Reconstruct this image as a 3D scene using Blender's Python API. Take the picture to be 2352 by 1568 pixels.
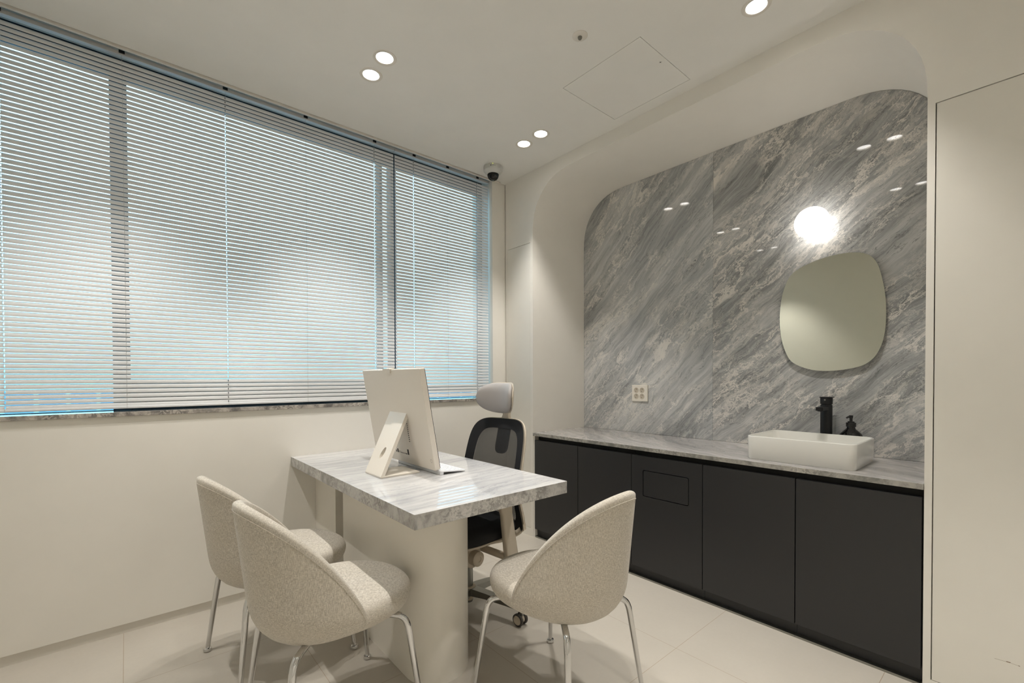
import bpy, bmesh, math, random
from mathutils import Matrix, Vector
random.seed(7)
for o in list(bpy.data.objects): bpy.data.objects.remove(o, do_unlink=True)
scene = bpy.context.scene
COL = scene.collection
PI = math.pi

# ------------------------------------------------------------------ camera
yaw, pitch, roll, FPX, CY = math.radians(40.561), math.radians(-0.7804), math.radians(-0.1982), 1034.03, 881.72
Fv = Vector((math.sin(yaw)*math.cos(pitch), math.cos(yaw)*math.cos(pitch), math.sin(pitch)))
R0 = Vector((math.cos(yaw), -math.sin(yaw), 0)); U0 = R0.cross(Fv)
Rv = math.cos(roll)*R0 + math.sin(roll)*U0; Uv = -math.sin(roll)*R0 + math.cos(roll)*U0
cam = bpy.data.cameras.new('camera'); cam.sensor_width = 36; cam.lens = FPX*36/2352
cam.shift_y = (CY-784)/2352; cam.clip_start = 0.03; cam.clip_end = 500
camo = bpy.data.objects.new('camera', cam); COL.objects.link(camo)
M = Matrix((Rv, Uv, -Fv)).transposed().to_4x4(); M.translation = (0, 0, 1.2)
camo.matrix_world = M
scene.camera = camo

# ------------------------------------------------------------------ light and exposure
vs = scene.view_settings
vs.view_transform = 'Standard'; vs.look = 'None'; vs.gamma = 1; vs.use_curve_mapping = False
vs.exposure = 0.28
SPOT_W, SPOT_ANGLE, SPOT_BLEND = 34.0, 84.0, 0.55
LAMP_COL = (1.0, 0.965, 0.92)
world = bpy.data.worlds.new('sky'); scene.world = world; world.use_nodes = True
wn = world.node_tree.nodes; wl = world.node_tree.links
bg = wn['Background']; bg.inputs['Strength'].default_value = 4.0
tc = wn.new('ShaderNodeTexCoord'); sx = wn.new('ShaderNodeSeparateXYZ'); rp = wn.new('ShaderNodeValToRGB')
wl.new(tc.outputs['Generated'], sx.inputs[0]); wl.new(sx.outputs['Z'], rp.inputs['Fac']); wl.new(rp.outputs['Color'], bg.inputs['Color'])
rp.color_ramp.elements[0].position = 0.0; rp.color_ramp.elements[0].color = (0.30, 0.55, 0.68, 1)
rp.color_ramp.elements[1].position = 0.30; rp.color_ramp.elements[1].color = (0.66, 0.86, 1.0, 1)

# ------------------------------------------------------------------ materials
def lin(r, g, b):
    f = lambda c: (c/255/12.92 if c/255 <= .04045 else ((c/255+.055)/1.055)**2.4)
    return (f(r), f(g), f(b), 1)

class NT:
    def __init__(s, name):
        s.m = bpy.data.materials.new(name); s.m.use_nodes = True
        s.t = s.m.node_tree; s.p = s.t.nodes['Principled BSDF']
    def n(s, typ, **kw):
        x = s.t.nodes.new(typ)
        for k, v in kw.items(): setattr(x, k, v)
        return x
    def put(s, sock, v):
        if hasattr(v, 'is_linked') or isinstance(v, bpy.types.NodeSocket): s.t.links.new(v, sock)
        else: sock.default_value = v
    def math(s, op, a, b=None, clamp=False):
        x = s.n('ShaderNodeMath', operation=op); x.use_clamp = clamp
        s.put(x.inputs[0], a)
        if b is not None: s.put(x.inputs[1], b)
        return x.outputs[0]
    def obj(s): return s.n('ShaderNodeTexCoord').outputs['Object']
    def sep(s, v):
        x = s.n('ShaderNodeSeparateXYZ'); s.put(x.inputs[0], v); return x.outputs
    def comb(s, a, b, c):
        x = s.n('ShaderNodeCombineXYZ')
        for i, v in enumerate((a, b, c)): s.put(x.inputs[i], v)
        return x.outputs[0]
    def noise(s, v, scale, detail=4, rough=.55, dist=0):
        x = s.n('ShaderNodeTexNoise'); s.put(x.inputs['Vector'], v); x.inputs['Scale'].default_value = scale
        x.inputs['Detail'].default_value = detail; x.inputs['Roughness'].default_value = rough; x.inputs['Distortion'].default_value = dist
        return x.outputs[0]
    def vor(s, v, scale, feature='DISTANCE_TO_EDGE'):
        x = s.n('ShaderNodeTexVoronoi', feature=feature); s.put(x.inputs['Vector'], v); x.inputs['Scale'].default_value = scale
        return x.outputs[0]
    def rng(s, v, a, b, c=0., d=1., smooth=True):
        x = s.n('ShaderNodeMapRange'); x.interpolation_type = 'SMOOTHSTEP' if smooth else 'LINEAR'
        s.put(x.inputs[0], v)
        for i, q in enumerate((a, b, c, d)): x.inputs[i+1].default_value = q
        return x.outputs[0]
    def mix(s, f, a, b):
        x = s.n('ShaderNodeMix', data_type='RGBA'); s.put(x.inputs[0], f); s.put(x.inputs[6], a); s.put(x.inputs[7], b)
        return x.outputs[2]
    def bump(s, h, strength=.2, dist=.001):
        x = s.n('ShaderNodeBump'); x.inputs['Strength'].default_value = strength; x.inputs['Distance'].default_value = dist
        s.put(x.inputs['Height'], h); s.t.links.new(x.outputs[0], s.p.inputs['Normal'])
    def fin(s, col=None, rough=None, metal=None, **kw):
        if col is not None: s.put(s.p.inputs['Base Color'], col)
        if rough is not None: s.put(s.p.inputs['Roughness'], rough)
        if metal is not None: s.put(s.p.inputs['Metallic'], metal)
        for k, v in kw.items(): s.put(s.p.inputs[k.replace('_', ' ')], v)
        return s.m

def plain(name, col, rough=.5, metal=0., bump=0., var=.03, **kw):
    t = NT(name); c = t.obj()
    f = t.noise(c, 6, 3)
    dark = tuple(x*(1-var) for x in col[:3])+(1,); lite = tuple(min(1, x*(1+var)) for x in col[:3])+(1,)
    m = t.fin(t.mix(f, dark, lite), rough, metal, **kw)
    if bump: t.bump(t.noise(c, 350, 2), bump, .0006)
    return m

MAT = {}
MAT['paint'] = plain('cream_paint', lin(238, 234, 225), .55, bump=.08)
MAT['ceil'] = plain('ceiling_paint', lin(236, 234, 228), .7, bump=.08)
MAT['panel'] = plain('cream_lacquer', lin(234, 230, 220), .35)
MAT['ped'] = plain('desk_pedestal_lacquer', lin(234, 229, 218), .38)
MAT['black'] = plain('matte_black_laminate', lin(43, 43, 44), .42, bump=.06)
MAT['blackgap'] = plain('black_recess', lin(20, 20, 20), .6)
MAT['alu'] = plain('brushed_aluminium', lin(150, 150, 145), .35, 1.)
MAT['chrome'] = plain('polished_chrome', lin(215, 215, 215), .07, 1., var=.01)
MAT['trim'] = plain('white_trim', lin(225, 220, 210), .4)
MAT['ceramic'] = plain('white_ceramic', lin(228, 226, 219), .08, var=.01, Coat_Weight=.5)
MAT['blackmetal'] = plain('matte_black_metal', lin(22, 22, 24), .45, .3)
MAT['blackgloss'] = plain('glossy_black_glass', lin(10, 8, 8), .04, var=.01)
MAT['blackplas'] = plain('black_plastic', lin(18, 18, 18), .4)
MAT['pcwhite'] = plain('warm_white_plastic', lin(226, 218, 205), .35, var=.01)
MAT['keys'] = plain('white_keyboard_plastic', lin(235, 236, 238), .4, var=.01)
MAT['screen'] = plain('dark_screen_glass', lin(12, 12, 14), .08)
MAT['winframe'] = plain('dark_window_frame', lin(48, 60, 70), .45, .2)
MAT['chairplas'] = plain('beige_grey_plastic', lin(205, 194, 176), .4)
MAT['seatblack'] = plain('black_seat_fabric', lin(24, 24, 26), .85, bump=.3)
MAT['headpad'] = plain('grey_foam_pad', lin(168, 163, 159), .5, var=.02)
MAT['outlet'] = plain('outlet_plastic', lin(238, 232, 220), .35, var=.01)
MAT['socketin'] = plain('socket_recess_plastic', lin(196, 186, 168), .5, var=.02)
MAT['hole'] = plain('dark_hole', lin(25, 20, 18), .7)
MAT['cctv'] = plain('grey_white_camera_plastic', lin(205, 205, 200), .4, var=.01)
MAT['mirror'] = plain('mirror_silver', (.70, .72, .64, 1), .01, 1., var=.005)
MAT['string'] = plain('blind_cord', lin(190, 190, 186), .7)
MAT['rail'] = plain('blind_rail_grey', lin(200, 198, 194), .4)
MAT['tyre'] = plain('grey_wheel_rubber', lin(70, 66, 62), .6)

t = NT('blind_slat_enamel')
MAT['slat'] = t.fin(lin(228, 229, 229), .42, 0.)
t.bump(t.noise(t.comb(*[t.math('MULTIPLY', q, k) for q, k in zip(t.sep(t.obj()), (1, 1, 1))]), 20, 2), .05, .001)

def emit(name, col, s):
    t = NT(name); t.p.inputs['Base Color'].default_value = (.8, .8, .8, 1)
    t.p.inputs['Emission Color'].default_value = col; t.p.inputs['Emission Strength'].default_value = s
    return t.m
MAT['lens'] = emit('downlight_lens', (1, .965, .92, 1), 14.0)
MAT['globe'] = emit('opal_globe_glass', (1, .965, .92, 1), 5.2)
MAT['led'] = emit('yellow_led', (.9, 1, .05, 1), 1.2)

t = NT('clear_dome_plastic'); MAT['dome'] = t.fin((.9, .9, .9, 1), .03, 0., Transmission_Weight=1., IOR=1.2)
t = NT('window_glass'); MAT['glass'] = t.m
gl = t.n('ShaderNodeBsdfGlossy'); gl.inputs['Roughness'].default_value = .01
tr = t.n('ShaderNodeBsdfTransparent'); tr.inputs[0].default_value = (.72, .90, .95, 1)
fr = t.n('ShaderNodeFresnel'); fr.inputs[0].default_value = 1.45
mx = t.n('ShaderNodeMixShader')
t.t.links.new(fr.outputs[0], mx.inputs[0]); t.t.links.new(tr.outputs[0], mx.inputs[1]); t.t.links.new(gl.outputs[0], mx.inputs[2])
t.t.links.new(mx.outputs[0], t.t.nodes['Material Output'].inputs['Surface'])

# office-chair mesh: dark weave with tiny open holes
t = NT('black_mesh_fabric'); c = t.obj(); s_ = t.sep(c)
wy = t.math('SINE', t.math('MULTIPLY', s_[1], 3200.)); wz = t.math('SINE', t.math('MULTIPLY', s_[2], 3200.))
holes = t.math('GREATER_THAN', t.math('ADD', wy, wz), 1.05)
t.fin(t.mix(t.noise(c, 60, 2), lin(34, 33, 33), lin(46, 45, 44)), .7)
tb = t.n('ShaderNodeBsdfTransparent'); mx = t.n('ShaderNodeMixShader')
t.t.links.new(holes, mx.inputs[0]); t.t.links.new(t.p.outputs[0], mx.inputs[1]); t.t.links.new(tb.outputs[0], mx.inputs[2])
t.t.links.new(mx.outputs[0], t.t.nodes['Material Output'].inputs['Surface']); MAT['mesh'] = t.m

# fabric of the shell chairs
t = NT('beige_melange_fabric'); c = t.obj(); x, y, z = t.sep(c)
warp = t.comb(t.math('MULTIPLY', x, 1300.), t.math('MULTIPLY', y, 1300.), t.math('MULTIPLY', z, 80.))
weft = t.comb(t.math('MULTIPLY', x, 130.), t.math('MULTIPLY', y, 130.), t.math('MULTIPLY', z, 1100.))
a = t.noise(warp, 1, 3, .65); b = t.noise(weft, 1, 3, .65); h = t.math('ADD', t.math('MULTIPLY', a, .6), t.math('MULTIPLY', b, .4))
f = t.rng(h, .36, .64)
col = t.mix(f, lin(160, 151, 137), lin(234, 227, 214))
col = t.mix(t.rng(t.noise(c, 9, 2), .3, .7, 0, .18), col, lin(206, 195, 173))
t.fin(col, .9, 0., Sheen_Weight=.25); t.bump(h, .5, .0012); MAT['fabric'] = t.m

# floor tiles 0.62 x 0.64
t = NT('floor_tile'); c = t.obj(); x, y, z = t.sep(c)
def joint(v, off, per, w=.0011):
    q = t.math('ABSOLUTE', t.math('SUBTRACT', t.math('FRACT', t.math('ADD', t.math('DIVIDE', t.math('SUBTRACT', v, off), per), 100.5)), .5))
    return t.math('LESS_THAN', q, w/per)
jn = t.math('MAXIMUM', joint(x, -.024, .62), joint(y, .395, .6385))
n1 = t.noise(c, 3, 6, .6); n2 = t.noise(c, 60, 4, .6)
col = t.mix(n1, lin(188, 181, 169), lin(202, 195, 183)); col = t.mix(t.math('MULTIPLY', n2, .25), col, lin(182, 175, 162))
col = t.mix(jn, col, lin(168, 152, 132))
t.fin(col, t.rng(n2, .3, .7, .30, .38)); t.bump(t.math('SUBTRACT', 1., jn), .3, .0005); MAT['floor'] = t.m

def marble(name, cfg):
    """u runs along the veining, v across it"""
    t = NT(name); c = t.obj(); x, y, z = t.sep(c)
    a = math.radians(cfg['ang'])
    P, Q, W = {'yz': (y, z, x), 'xy': (x, y, z)}[cfg['plane']]
    if cfg['plane'] == 'yz': P = t.math('MULTIPLY', P, -1.)
    u = t.math('ADD', t.math('MULTIPLY', P, math.cos(a)), t.math('MULTIPLY', Q, math.sin(a)))
    v = t.math('ADD', t.math('MULTIPLY', P, -math.sin(a)), t.math('MULTIPLY', Q, math.cos(a)))
    u = t.math('ADD', u, cfg.get('seed', 0.)); W = t.math('MULTIPLY', W, cfg.get('w', 1.))
    big = t.noise(t.comb(u, t.math('MULTIPLY', v, 1.5), W), 1.6, 3, .5)
    v1 = t.math('ADD', v, t.math('MULTIPLY', t.math('SUBTRACT', big, .5), cfg.get('warp', .35)))
    fine = t.noise(t.comb(u, v, W), 9, 4, .6)
    v2 = t.math('ADD', v1, t.math('MULTIPLY', t.math('SUBTRACT', fine, .5), .022))
    C = lambda ku, kv: t.comb(t.math('MULTIPLY', u, ku), t.math('MULTIPLY', v2, kv), W)
    base = t.noise(C(.8, 3.2), 1.6, 7, .55)
    streak = t.noise(C(1.3, 19.), 1.6, 6, .62)
    hair = t.noise(C(5., 110.), 1.6, 3, .6)
    g = t.math('ADD', t.math('MULTIPLY', base, .44), t.math('ADD', t.math('MULTIPLY', streak, .38), t.math('MULTIPLY', hair, .18)))
    lo, mid, hi = cfg['cols']
    r = t.n('ShaderNodeValToRGB'); t.put(r.inputs[0], g); e = r.color_ramp.elements
    e[0].position = .385; e[0].color = lo; e[1].position = .615; e[1].color = hi; m_ = e.new(.5); m_.color = mid
    col = r.outputs[0]
    # dark hairlines
    rd = t.math('ABSOLUTE', t.math('SUBTRACT', t.noise(C(1.1, 7.), 1.9, 6, .6), .5))
    col = t.mix(t.math('MULTIPLY', t.rng(rd, .0, .009, 1., 0.), cfg.get('dark', .5)), col, cfg['darkc'])
    # breccia: pale threads and patches gathered in bands
    mask = t.rng(t.noise(C(.9, 2.6), 1.7, 4, .6), cfg['m0'], cfg['m1'])
    wv = t.math('ADD', t.math('MULTIPLY', v2, 9.5), t.math('MULTIPLY', t.noise(C(2., 5.), 2.4, 8, .72), 2.6))
    wu = t.math('ADD', t.math('MULTIPLY', u, 3.2), t.math('MULTIPLY', t.noise(C(2.5, 5.), 2.0, 8, .72), 2.4))
    ed = t.vor(t.comb(wu, wv, W), 1.0)
    thr = t.rng(ed, .010, .050, 1., 0.)
    ed2 = t.vor(t.comb(t.math('MULTIPLY', wu, 2.3), t.math('MULTIPLY', wv, 2.1), W), 1.0)
    thr2 = t.rng(ed2, .0, .06, .7, 0.)
    patch = t.rng(t.noise(C(2.6, 9.), 2.2, 9, .70), .56, .60, 0., .5)
    pale = t.math('MULTIPLY', mask, t.math('MAXIMUM', t.math('MAXIMUM', thr, thr2), patch), clamp=True)
    col = t.mix(t.math('MULTIPLY', pale, cfg.get('pale', .8)), col, cfg['palec'])
    t.fin(col, cfg.get('rough', .05)); t.p.inputs['IOR'].default_value = 1.5
    return t.m
G1 = (lin(122, 123, 122), lin(166, 166, 164), lin(198, 197, 194))
MAT['slabA'] = marble('grey_marble_left_slab', dict(plane='yz', ang=46, cols=(lin(138, 140, 140), lin(175, 176, 175), lin(206, 206, 204)), darkc=lin(92, 92, 90), palec=lin(230, 226, 218), m0=.42, m1=.56, seed=3.1, pale=.85, warp=.17, rough=.022))
MAT['slabB'] = marble('grey_marble_right_slab', dict(plane='yz', ang=40, cols=G1, darkc=lin(78, 78, 76), palec=lin(232, 226, 217), m0=.39, m1=.54, seed=11.7, pale=.85, warp=.18, rough=.022))
MAT['counter'] = marble('grey_marble_counter', dict(plane='xy', ang=62, cols=(lin(138, 135, 133), lin(168, 164, 161), lin(192, 188, 185)), darkc=lin(110, 108, 106), palec=lin(214, 206, 198), m0=.44, m1=.58, seed=5., pale=.7, rough=.07))
MAT['desktop'] = marble('white_marble_desk', dict(plane='xy', ang=6, cols=(lin(172, 173, 175), lin(200, 199, 198), lin(216, 214, 212)), darkc=lin(150, 152, 155), palec=lin(232, 228, 222), m0=.55, m1=.72, seed=1.3, pale=.5, rough=.025, dark=.5, warp=.22))
def crackle(name, lo, hi, pale):
    t = NT(name); c = t.obj()
    w = t.n('ShaderNodeVectorMath', operation='ADD'); n_ = t.n('ShaderNodeTexNoise'); n_.inputs['Scale'].default_value = 18; n_.inputs['Detail'].default_value = 5
    t.put(n_.inputs['Vector'], c); sc = t.n('ShaderNodeVectorMath', operation='SCALE'); sc.inputs['Scale'].default_value = .06
    t.put(sc.inputs[0], n_.outputs['Color']); t.put(w.inputs[0], c); t.put(w.inputs[1], sc.outputs[0])
    e2 = t.noise(w.outputs[0], 16, 7, .68)
    col = t.mix(t.rng(e2, .36, .64), lo, hi)
    vc = t.n('ShaderNodeTexVoronoi', feature='F1'); t.put(vc.inputs['Vector'], w.outputs[0]); vc.inputs['Scale'].default_value = 120.
    chip = t.sep(vc.outputs['Color'])[0]
    msk = t.rng(t.noise(c, 5, 3), .46, .56)
    col = t.mix(t.math('MULTIPLY', msk, t.rng(chip, .55, .70, 0., .5)), col, pale)
    col = t.mix(t.math('MULTIPLY', msk, t.rng(chip, .28, .15, 0., .4)), col, lo)
    return t.fin(col, .12)
MAT['deskedge'] = crackle('marble_desk_edge', lin(138, 136, 132), lin(186, 183, 178), lin(206, 202, 196))
MAT['counteredge'] = crackle('marble_counter_edge', lin(128, 127, 122), lin(176, 172, 164), lin(200, 194, 184))
MAT['sill'] = crackle('marble_sill', lin(110, 106, 102), lin(186, 178, 168), lin(210, 202, 190))

# ------------------------------------------------------------------ helpers
def mw(o):
    m = o.matrix_basis.copy()
    return mw(o.parent) @ m if o.parent else m
def link(o, parent=None):
    COL.objects.link(o)
    if parent: o.parent = parent
    return o
def obj(name, bm, mats, parent=None, smooth=None, label=None, local=False):
    """one mesh object; bm is in world coordinates unless local"""
    if parent is not None and not local: bm.transform(mw(parent).inverted())
    bmesh.ops.recalc_face_normals(bm, faces=bm.faces[:])
    me = bpy.data.meshes.new(name); bm.to_mesh(me); bm.free()
    for m in (mats if isinstance(mats, (list, tuple)) else [mats]): me.materials.append(MAT[m] if isinstance(m, str) else m)
    if smooth is not None:
        for p in me.polygons: p.use_smooth = True
        if smooth < 180: me.set_sharp_from_angle(angle=math.radians(smooth))
    o = bpy.data.objects.new(name, me); link(o, parent)
    if label: o['label'] = label
    return o
def thing(name, label, cat, loc, rotz=0, group=None):
    o = bpy.data.objects.new(name, None); o.empty_display_size = .05; COL.objects.link(o)
    o.location = loc; o.rotation_euler = (0, 0, rotz)
    return tag(o, label, cat, group)
def tag(o, label, cat, group=None):
    o['label'] = label; o['category'] = cat
    if group: o['group'] = group
    return o
def struct(o):
    o['kind'] = 'structure'; return o
def B(): return bmesh.new()
def box(bm, x0, x1, y0, y1, z0, z1, bev=0., seg=2, mat=0):
    r = bmesh.ops.create_cube(bm, size=1); vs_ = r['verts']
    bmesh.ops.scale(bm, vec=(abs(x1-x0), abs(y1-y0), abs(z1-z0)), verts=vs_)
    bmesh.ops.translate(bm, vec=((x0+x1)/2, (y0+y1)/2, (z0+z1)/2), verts=vs_)
    es = list({e for v in vs_ for e in v.link_edges})
    if mat:
        for f in {f for v in vs_ for f in v.link_faces}: f.material_index = mat
    if bev: bmesh.ops.bevel(bm, geom=es, offset=bev, segments=seg, affect='EDGES', profile=.5)
    return bm
def bx(*a, **k): return box(B(), *a, **k)
def lathe(bm, prof, c=(0, 0, 0), n=32, axis='z', mat=0):
    rings = []
    for r, h in prof:
        ring = []
        for i in range(n):
            a = 2*PI*i/n; p = (r*math.cos(a), r*math.sin(a), h)
            if axis == 'x': p = (h, r*math.cos(a), r*math.sin(a))
            if axis == 'y': p = (r*math.cos(a), h, r*math.sin(a))
            ring.append(bm.verts.new((p[0]+c[0], p[1]+c[1], p[2]+c[2])))
        rings.append(ring)
    for A, D in zip(rings, rings[1:]):
        for i in range(n): bm.faces.new((A[i], A[(i+1) % n], D[(i+1) % n], D[i])).material_index = mat
    for ring in (rings[0], rings[-1]):
        try: bm.faces.new(ring).material_index = mat
        except ValueError: pass
    return bm
def tube(bm, pts, rad, n=12, cap=True):
    pts = [Vector(p) for p in pts]; rings = []; up = Vector((0, 0, 1)); prev = None
    for i, p in enumerate(pts):
        d = (pts[min(i+1, len(pts)-1)]-pts[max(i-1, 0)]).normalized()
        if prev is None:
            s = d.cross(up)
            if s.length < .1: s = d.cross(Vector((1, 0, 0)))
            s.normalize()
        else: s = (prev - d*prev.dot(d)).normalized()
        prev = s; w = d.cross(s)
        r = rad[i] if isinstance(rad, (list, tuple)) else rad
        rings.append([bm.verts.new(p+s*math.cos(2*PI*k/n)*r+w*math.sin(2*PI*k/n)*r) for k in range(n)])
    for A, D in zip(rings, rings[1:]):
        for i in range(n): bm.faces.new((A[i], A[(i+1) % n], D[(i+1) % n], D[i]))
    if cap: bm.faces.new(rings[0][::-1]); bm.faces.new(rings[-1])
    return bm
def smooth_path(pts, k=6):
    """Catmull-Rom through the points"""
    P = [Vector(p) for p in pts]; P = [P[0]*2-P[1]]+P+[P[-1]*2-P[-2]]; out = []
    for i in range(1, len(P)-2):
        for j in range(k):
            s = j/k; a, b, c, d = P[i-1:i+3]
            out.append(.5*((2*b)+(c-a)*s+(2*a-5*b+4*c-d)*s*s+(3*b-a-3*c+d)*s**3))
    out.append(P[-2]); return out
def prism(bm, pts, axis, a, b, bev=0., seg=2, mat=0):
    """extrude a 2-D polygon along axis from a to b; pts are the two remaining coordinates in xyz order"""
    def P(q, h): return {'x': (h, q[0], q[1]), 'y': (q[0], h, q[1]), 'z': (q[0], q[1], h)}[axis]
    A = [bm.verts.new(P(q, a)) for q in pts]; D = [bm.verts.new(P(q, b)) for q in pts]
    fs = [bm.faces.new(A), bm.faces.new(D)]
    n = len(pts)
    for i in range(n): fs.append(bm.faces.new((A[i], A[(i+1) % n], D[(i+1) % n], D[i])))
    for f in fs: f.material_index = mat
    if bev:
        es = [e for f in fs[:2] for e in f.edges]
        bmesh.ops.bevel(bm, geom=es, offset=bev, segments=seg, affect='EDGES', profile=.5)
    return bm
def rrect(x0, x1, y0, y1, r, k=6):
    out = []
    for cx, cy, a0 in ((x1-r, y1-r, 0), (x0+r, y1-r, 90), (x0+r, y0+r, 180), (x1-r, y0+r, 270)):
        for i in range(k+1):
            a = math.radians(a0+90*i/k); out.append((cx+r*math.cos(a), cy+r*math.sin(a)))
    return out
def loft(bm, loops, close0=True, close1=True, mat=0):
    rings = [[bm.verts.new(p) for p in L] for L in loops]; n = len(rings[0])
    for A, D in zip(rings, rings[1:]):
        for i in range(n): bm.faces.new((A[i], A[(i+1) % n], D[(i+1) % n], D[i])).material_index = mat
    if close0: bm.faces.new(rings[0][::-1]).material_index = mat
    if close1: bm.faces.new(rings[-1]).material_index = mat
    return bm
def sheet(bm, outer, holes, P):
    """flat face with holes; P maps the 2-D points to 3-D"""
    es = []
    for L in [outer]+holes:
        vv = [bm.verts.new(P(q)) for q in L]
        es += [bm.edges.new((vv[i], vv[(i+1) % len(vv)])) for i in range(len(vv))]
    bmesh.ops.triangle_fill(bm, use_beauty=True, use_dissolve=False, edges=es)
    return bm
def strip(bm, L, P, Q, close=True):
    A = [bm.verts.new(P(q)) for q in L]; D = [bm.verts.new(Q(q)) for q in L]; n = len(L)
    for i in range(n if close else n-1): bm.faces.new((A[i], A[(i+1) % n], D[(i+1) % n], D[i]))
    return bm
def circ(cx, cy, r, n=24): return [(cx+r*math.cos(2*PI*i/n), cy+r*math.sin(2*PI*i/n)) for i in range(n)]
def copy_tree(o, parent=None):
    c = o.copy(); COL.objects.link(c); c.parent = parent
    for ch in [q for q in bpy.data.objects if q.parent is o]: copy_tree(ch, c)
    return c
def subsurf(o, lv=2):
    m = o.modifiers.new('sub', 'SUBSURF'); m.levels = lv; m.render_levels = lv
    return o

# ------------------------------------------------------------------ dimensions (metres)
XL, XN, XB = -.575, 2.323, 2.909       # left wall, niche wall, marble at the back of the niche
YW, YB = 2.795, -1.25                  # window wall, rear wall
ZC = 2.747
NY0, NY1, NZ, NR = .281, 2.472, 2.662, .40   # niche opening
SLOT = 2.777                           # curtain pocket starts here

# ------------------------------------------------------------------ the room
bm = bx(XL-.1, 3.0, YB-.1, 3.06, -.08, 0)
struct(obj('floor', bm, 'floor'))

LIGHTS = [(x, y) for x in (-.085, .965, 2.015) for y in (2.225, 2.065, .777, .617, -.66, -.82) if not (x < 0 and 0 < y < 1) and not (x > 2 and y < 0)]
bm = B()
pan = [(1.789, 1.187), (2.243, 1.187), (2.243, 1.665), (1.789, 1.665)]
holes = [circ(x, y, .050) for x, y in LIGHTS] + [pan]
low = lambda q: (q[0], q[1], ZC); upz = lambda q: (q[0], q[1], ZC+.05)
sheet(bm, [(XL-.1, YB-.1), (2.98, YB-.1), (2.98, SLOT), (XL-.1, SLOT)], holes, low)
for h in holes: strip(bm, h, low, upz)
box(bm, XL-.1, 2.98, YB-.1, SLOT+.001, ZC+.05, 2.97)
box(bm, XL-.1, 2.98, SLOT, 3.06, 2.87, 2.97); box(bm, XL, 2.27, SLOT+.003, SLOT+.006, ZC+.008, 2.87)
box(bm, XL-.1, 2.98, SLOT+.0002, SLOT+.004, ZC+.002, 2.88)      # side of the pocket
box(bm, 2.2665, 2.98, SLOT, 2.7948, ZC, 2.87)
struct(obj('ceiling', bm, 'ceil'))
struct(obj('trim_1', bx(XL, 2.266, SLOT+.005, 2.7945, ZC-.010, ZC+.012, bev=.001), 'trim'))

bm = B()
box(bm, XL-.1, 2.45, YW-.006, 3.06, .047, 1.027)
box(bm, XL-.1, 2.45, YW+.008, 3.06, 0, .047)
box(bm, 2.194, 2.45, YW, 3.06, 1.027, 2.87)
box(bm, XL-.1, XL+.01, YW, 3.06, 1.027, 2.87)
box(bm, XL-.1, 2.45, 2.93, 3.06, 2.765, 2.87)
struct(obj('wall_window', bm, 'paint'))
struct(obj('wall_left', bx(XL-.1, XL, YB-.1, YW, 0, 2.9), 'paint'))
struct(obj('wall_back', bx(XL-.1, 3.0, YB-.1, YB, 0, 2.9), 'paint'))
struct(obj('baseboard_window', bx(XL, XN, YW+.003, YW+.009, 0, .043), 'trim'))

# niche wall with the rounded opening and two flush doors
def arch(y0=NY0, y1=NY1, z0=0., zt=NZ, r=NR, k=14, e=2.35):
    L = [(y0, z0)]
    for i in range(k+1):
        a = PI/2*i/k; c, s = math.cos(a), math.sin(a)
        L.append((y0+r-r*c**(2/e), zt-r+r*s**(2/e)))
    for i in range(k+1):
        a = PI/2*(1-i/k); c, s = math.cos(a), math.sin(a)
        L.append((y1-r+r*c**(2/e), zt-r+r*s**(2/e)))
    return L+[(y1, z0)]
A = arch()
doorR = [(-.62, .040), (.2585, .040), (.2585, 2.228), (-.62, 2.228)]
doorL = [(2.500, .060), (2.764, .060), (2.764, 2.220), (2.500, 2.220)]
bm = B()
fx = lambda q: (XN, q[0], q[1])
out = [(YB, 0), (NY0, 0)] + A[1:-1] + [(NY1, 0), (2.786, 0), (2.786, ZC+.02), (YB, ZC+.02)]
sheet(bm, out, [doorR, doorL], fx)
strip(bm, A, fx, lambda q: (2.93, q[0], q[1]), close=False)
for d in (doorR, doorL): strip(bm, d, fx, lambda q: (XN+.022, q[0], q[1]))
for d in (doorR, doorL): bm.faces.new([bm.verts.new((XN+.022, q[0], q[1])) for q in d])
box(bm, 2.93, 3.0, YB, 3.06, 0, 2.9)
box(bm, XN, XN+.02, 2.7855, 2.786, 0, ZC)
box(bm, 2.34, 2.36, 2.780, YW+.02, 0, ZC+.1)
struct(obj('wall_niche', bm, 'paint', smooth=35))
g = .0022
struct(obj('door_1', bx(XN+.0005, XN+.02, doorR[0][0], doorR[1][0]-g*1.6, doorR[0][1]+g, doorR[2][1]-g*1.4, bev=.0008), 'panel'))
SCUFF = [((.092, .2012), (.062, .2030), .0008), ((.064, .2020), (.054, .2030), .0032), ((.054, .2030), (.034, .2020), .0007), ((.036, .2010), (.032, .2015), .0024)]
bm = B()
for (ya, za), (yb_, zb_), w_ in SCUFF: loft(bm, [[(XN+.0006, ya, za), (XN+.0003, ya, za), (XN+.0003, ya, za+w_), (XN+.0006, ya, za+w_)], [(XN+.0006, yb_, zb_), (XN+.0003, yb_, zb_), (XN+.0003, yb_, zb_+w_), (XN+.0006, yb_, zb_+w_)]])
obj('scuff_mark', bm, plain('scuff_brown', lin(150, 132, 112), .6), bpy.data.objects['door_1'])
struct(obj('door_2', bx(XN+.0005, XN+.02, doorL[0][0]+g*.6, doorL[1][0]-g*.5, doorL[0][1]+g, doorL[2][1]-g, bev=.0008), 'panel'))

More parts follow.
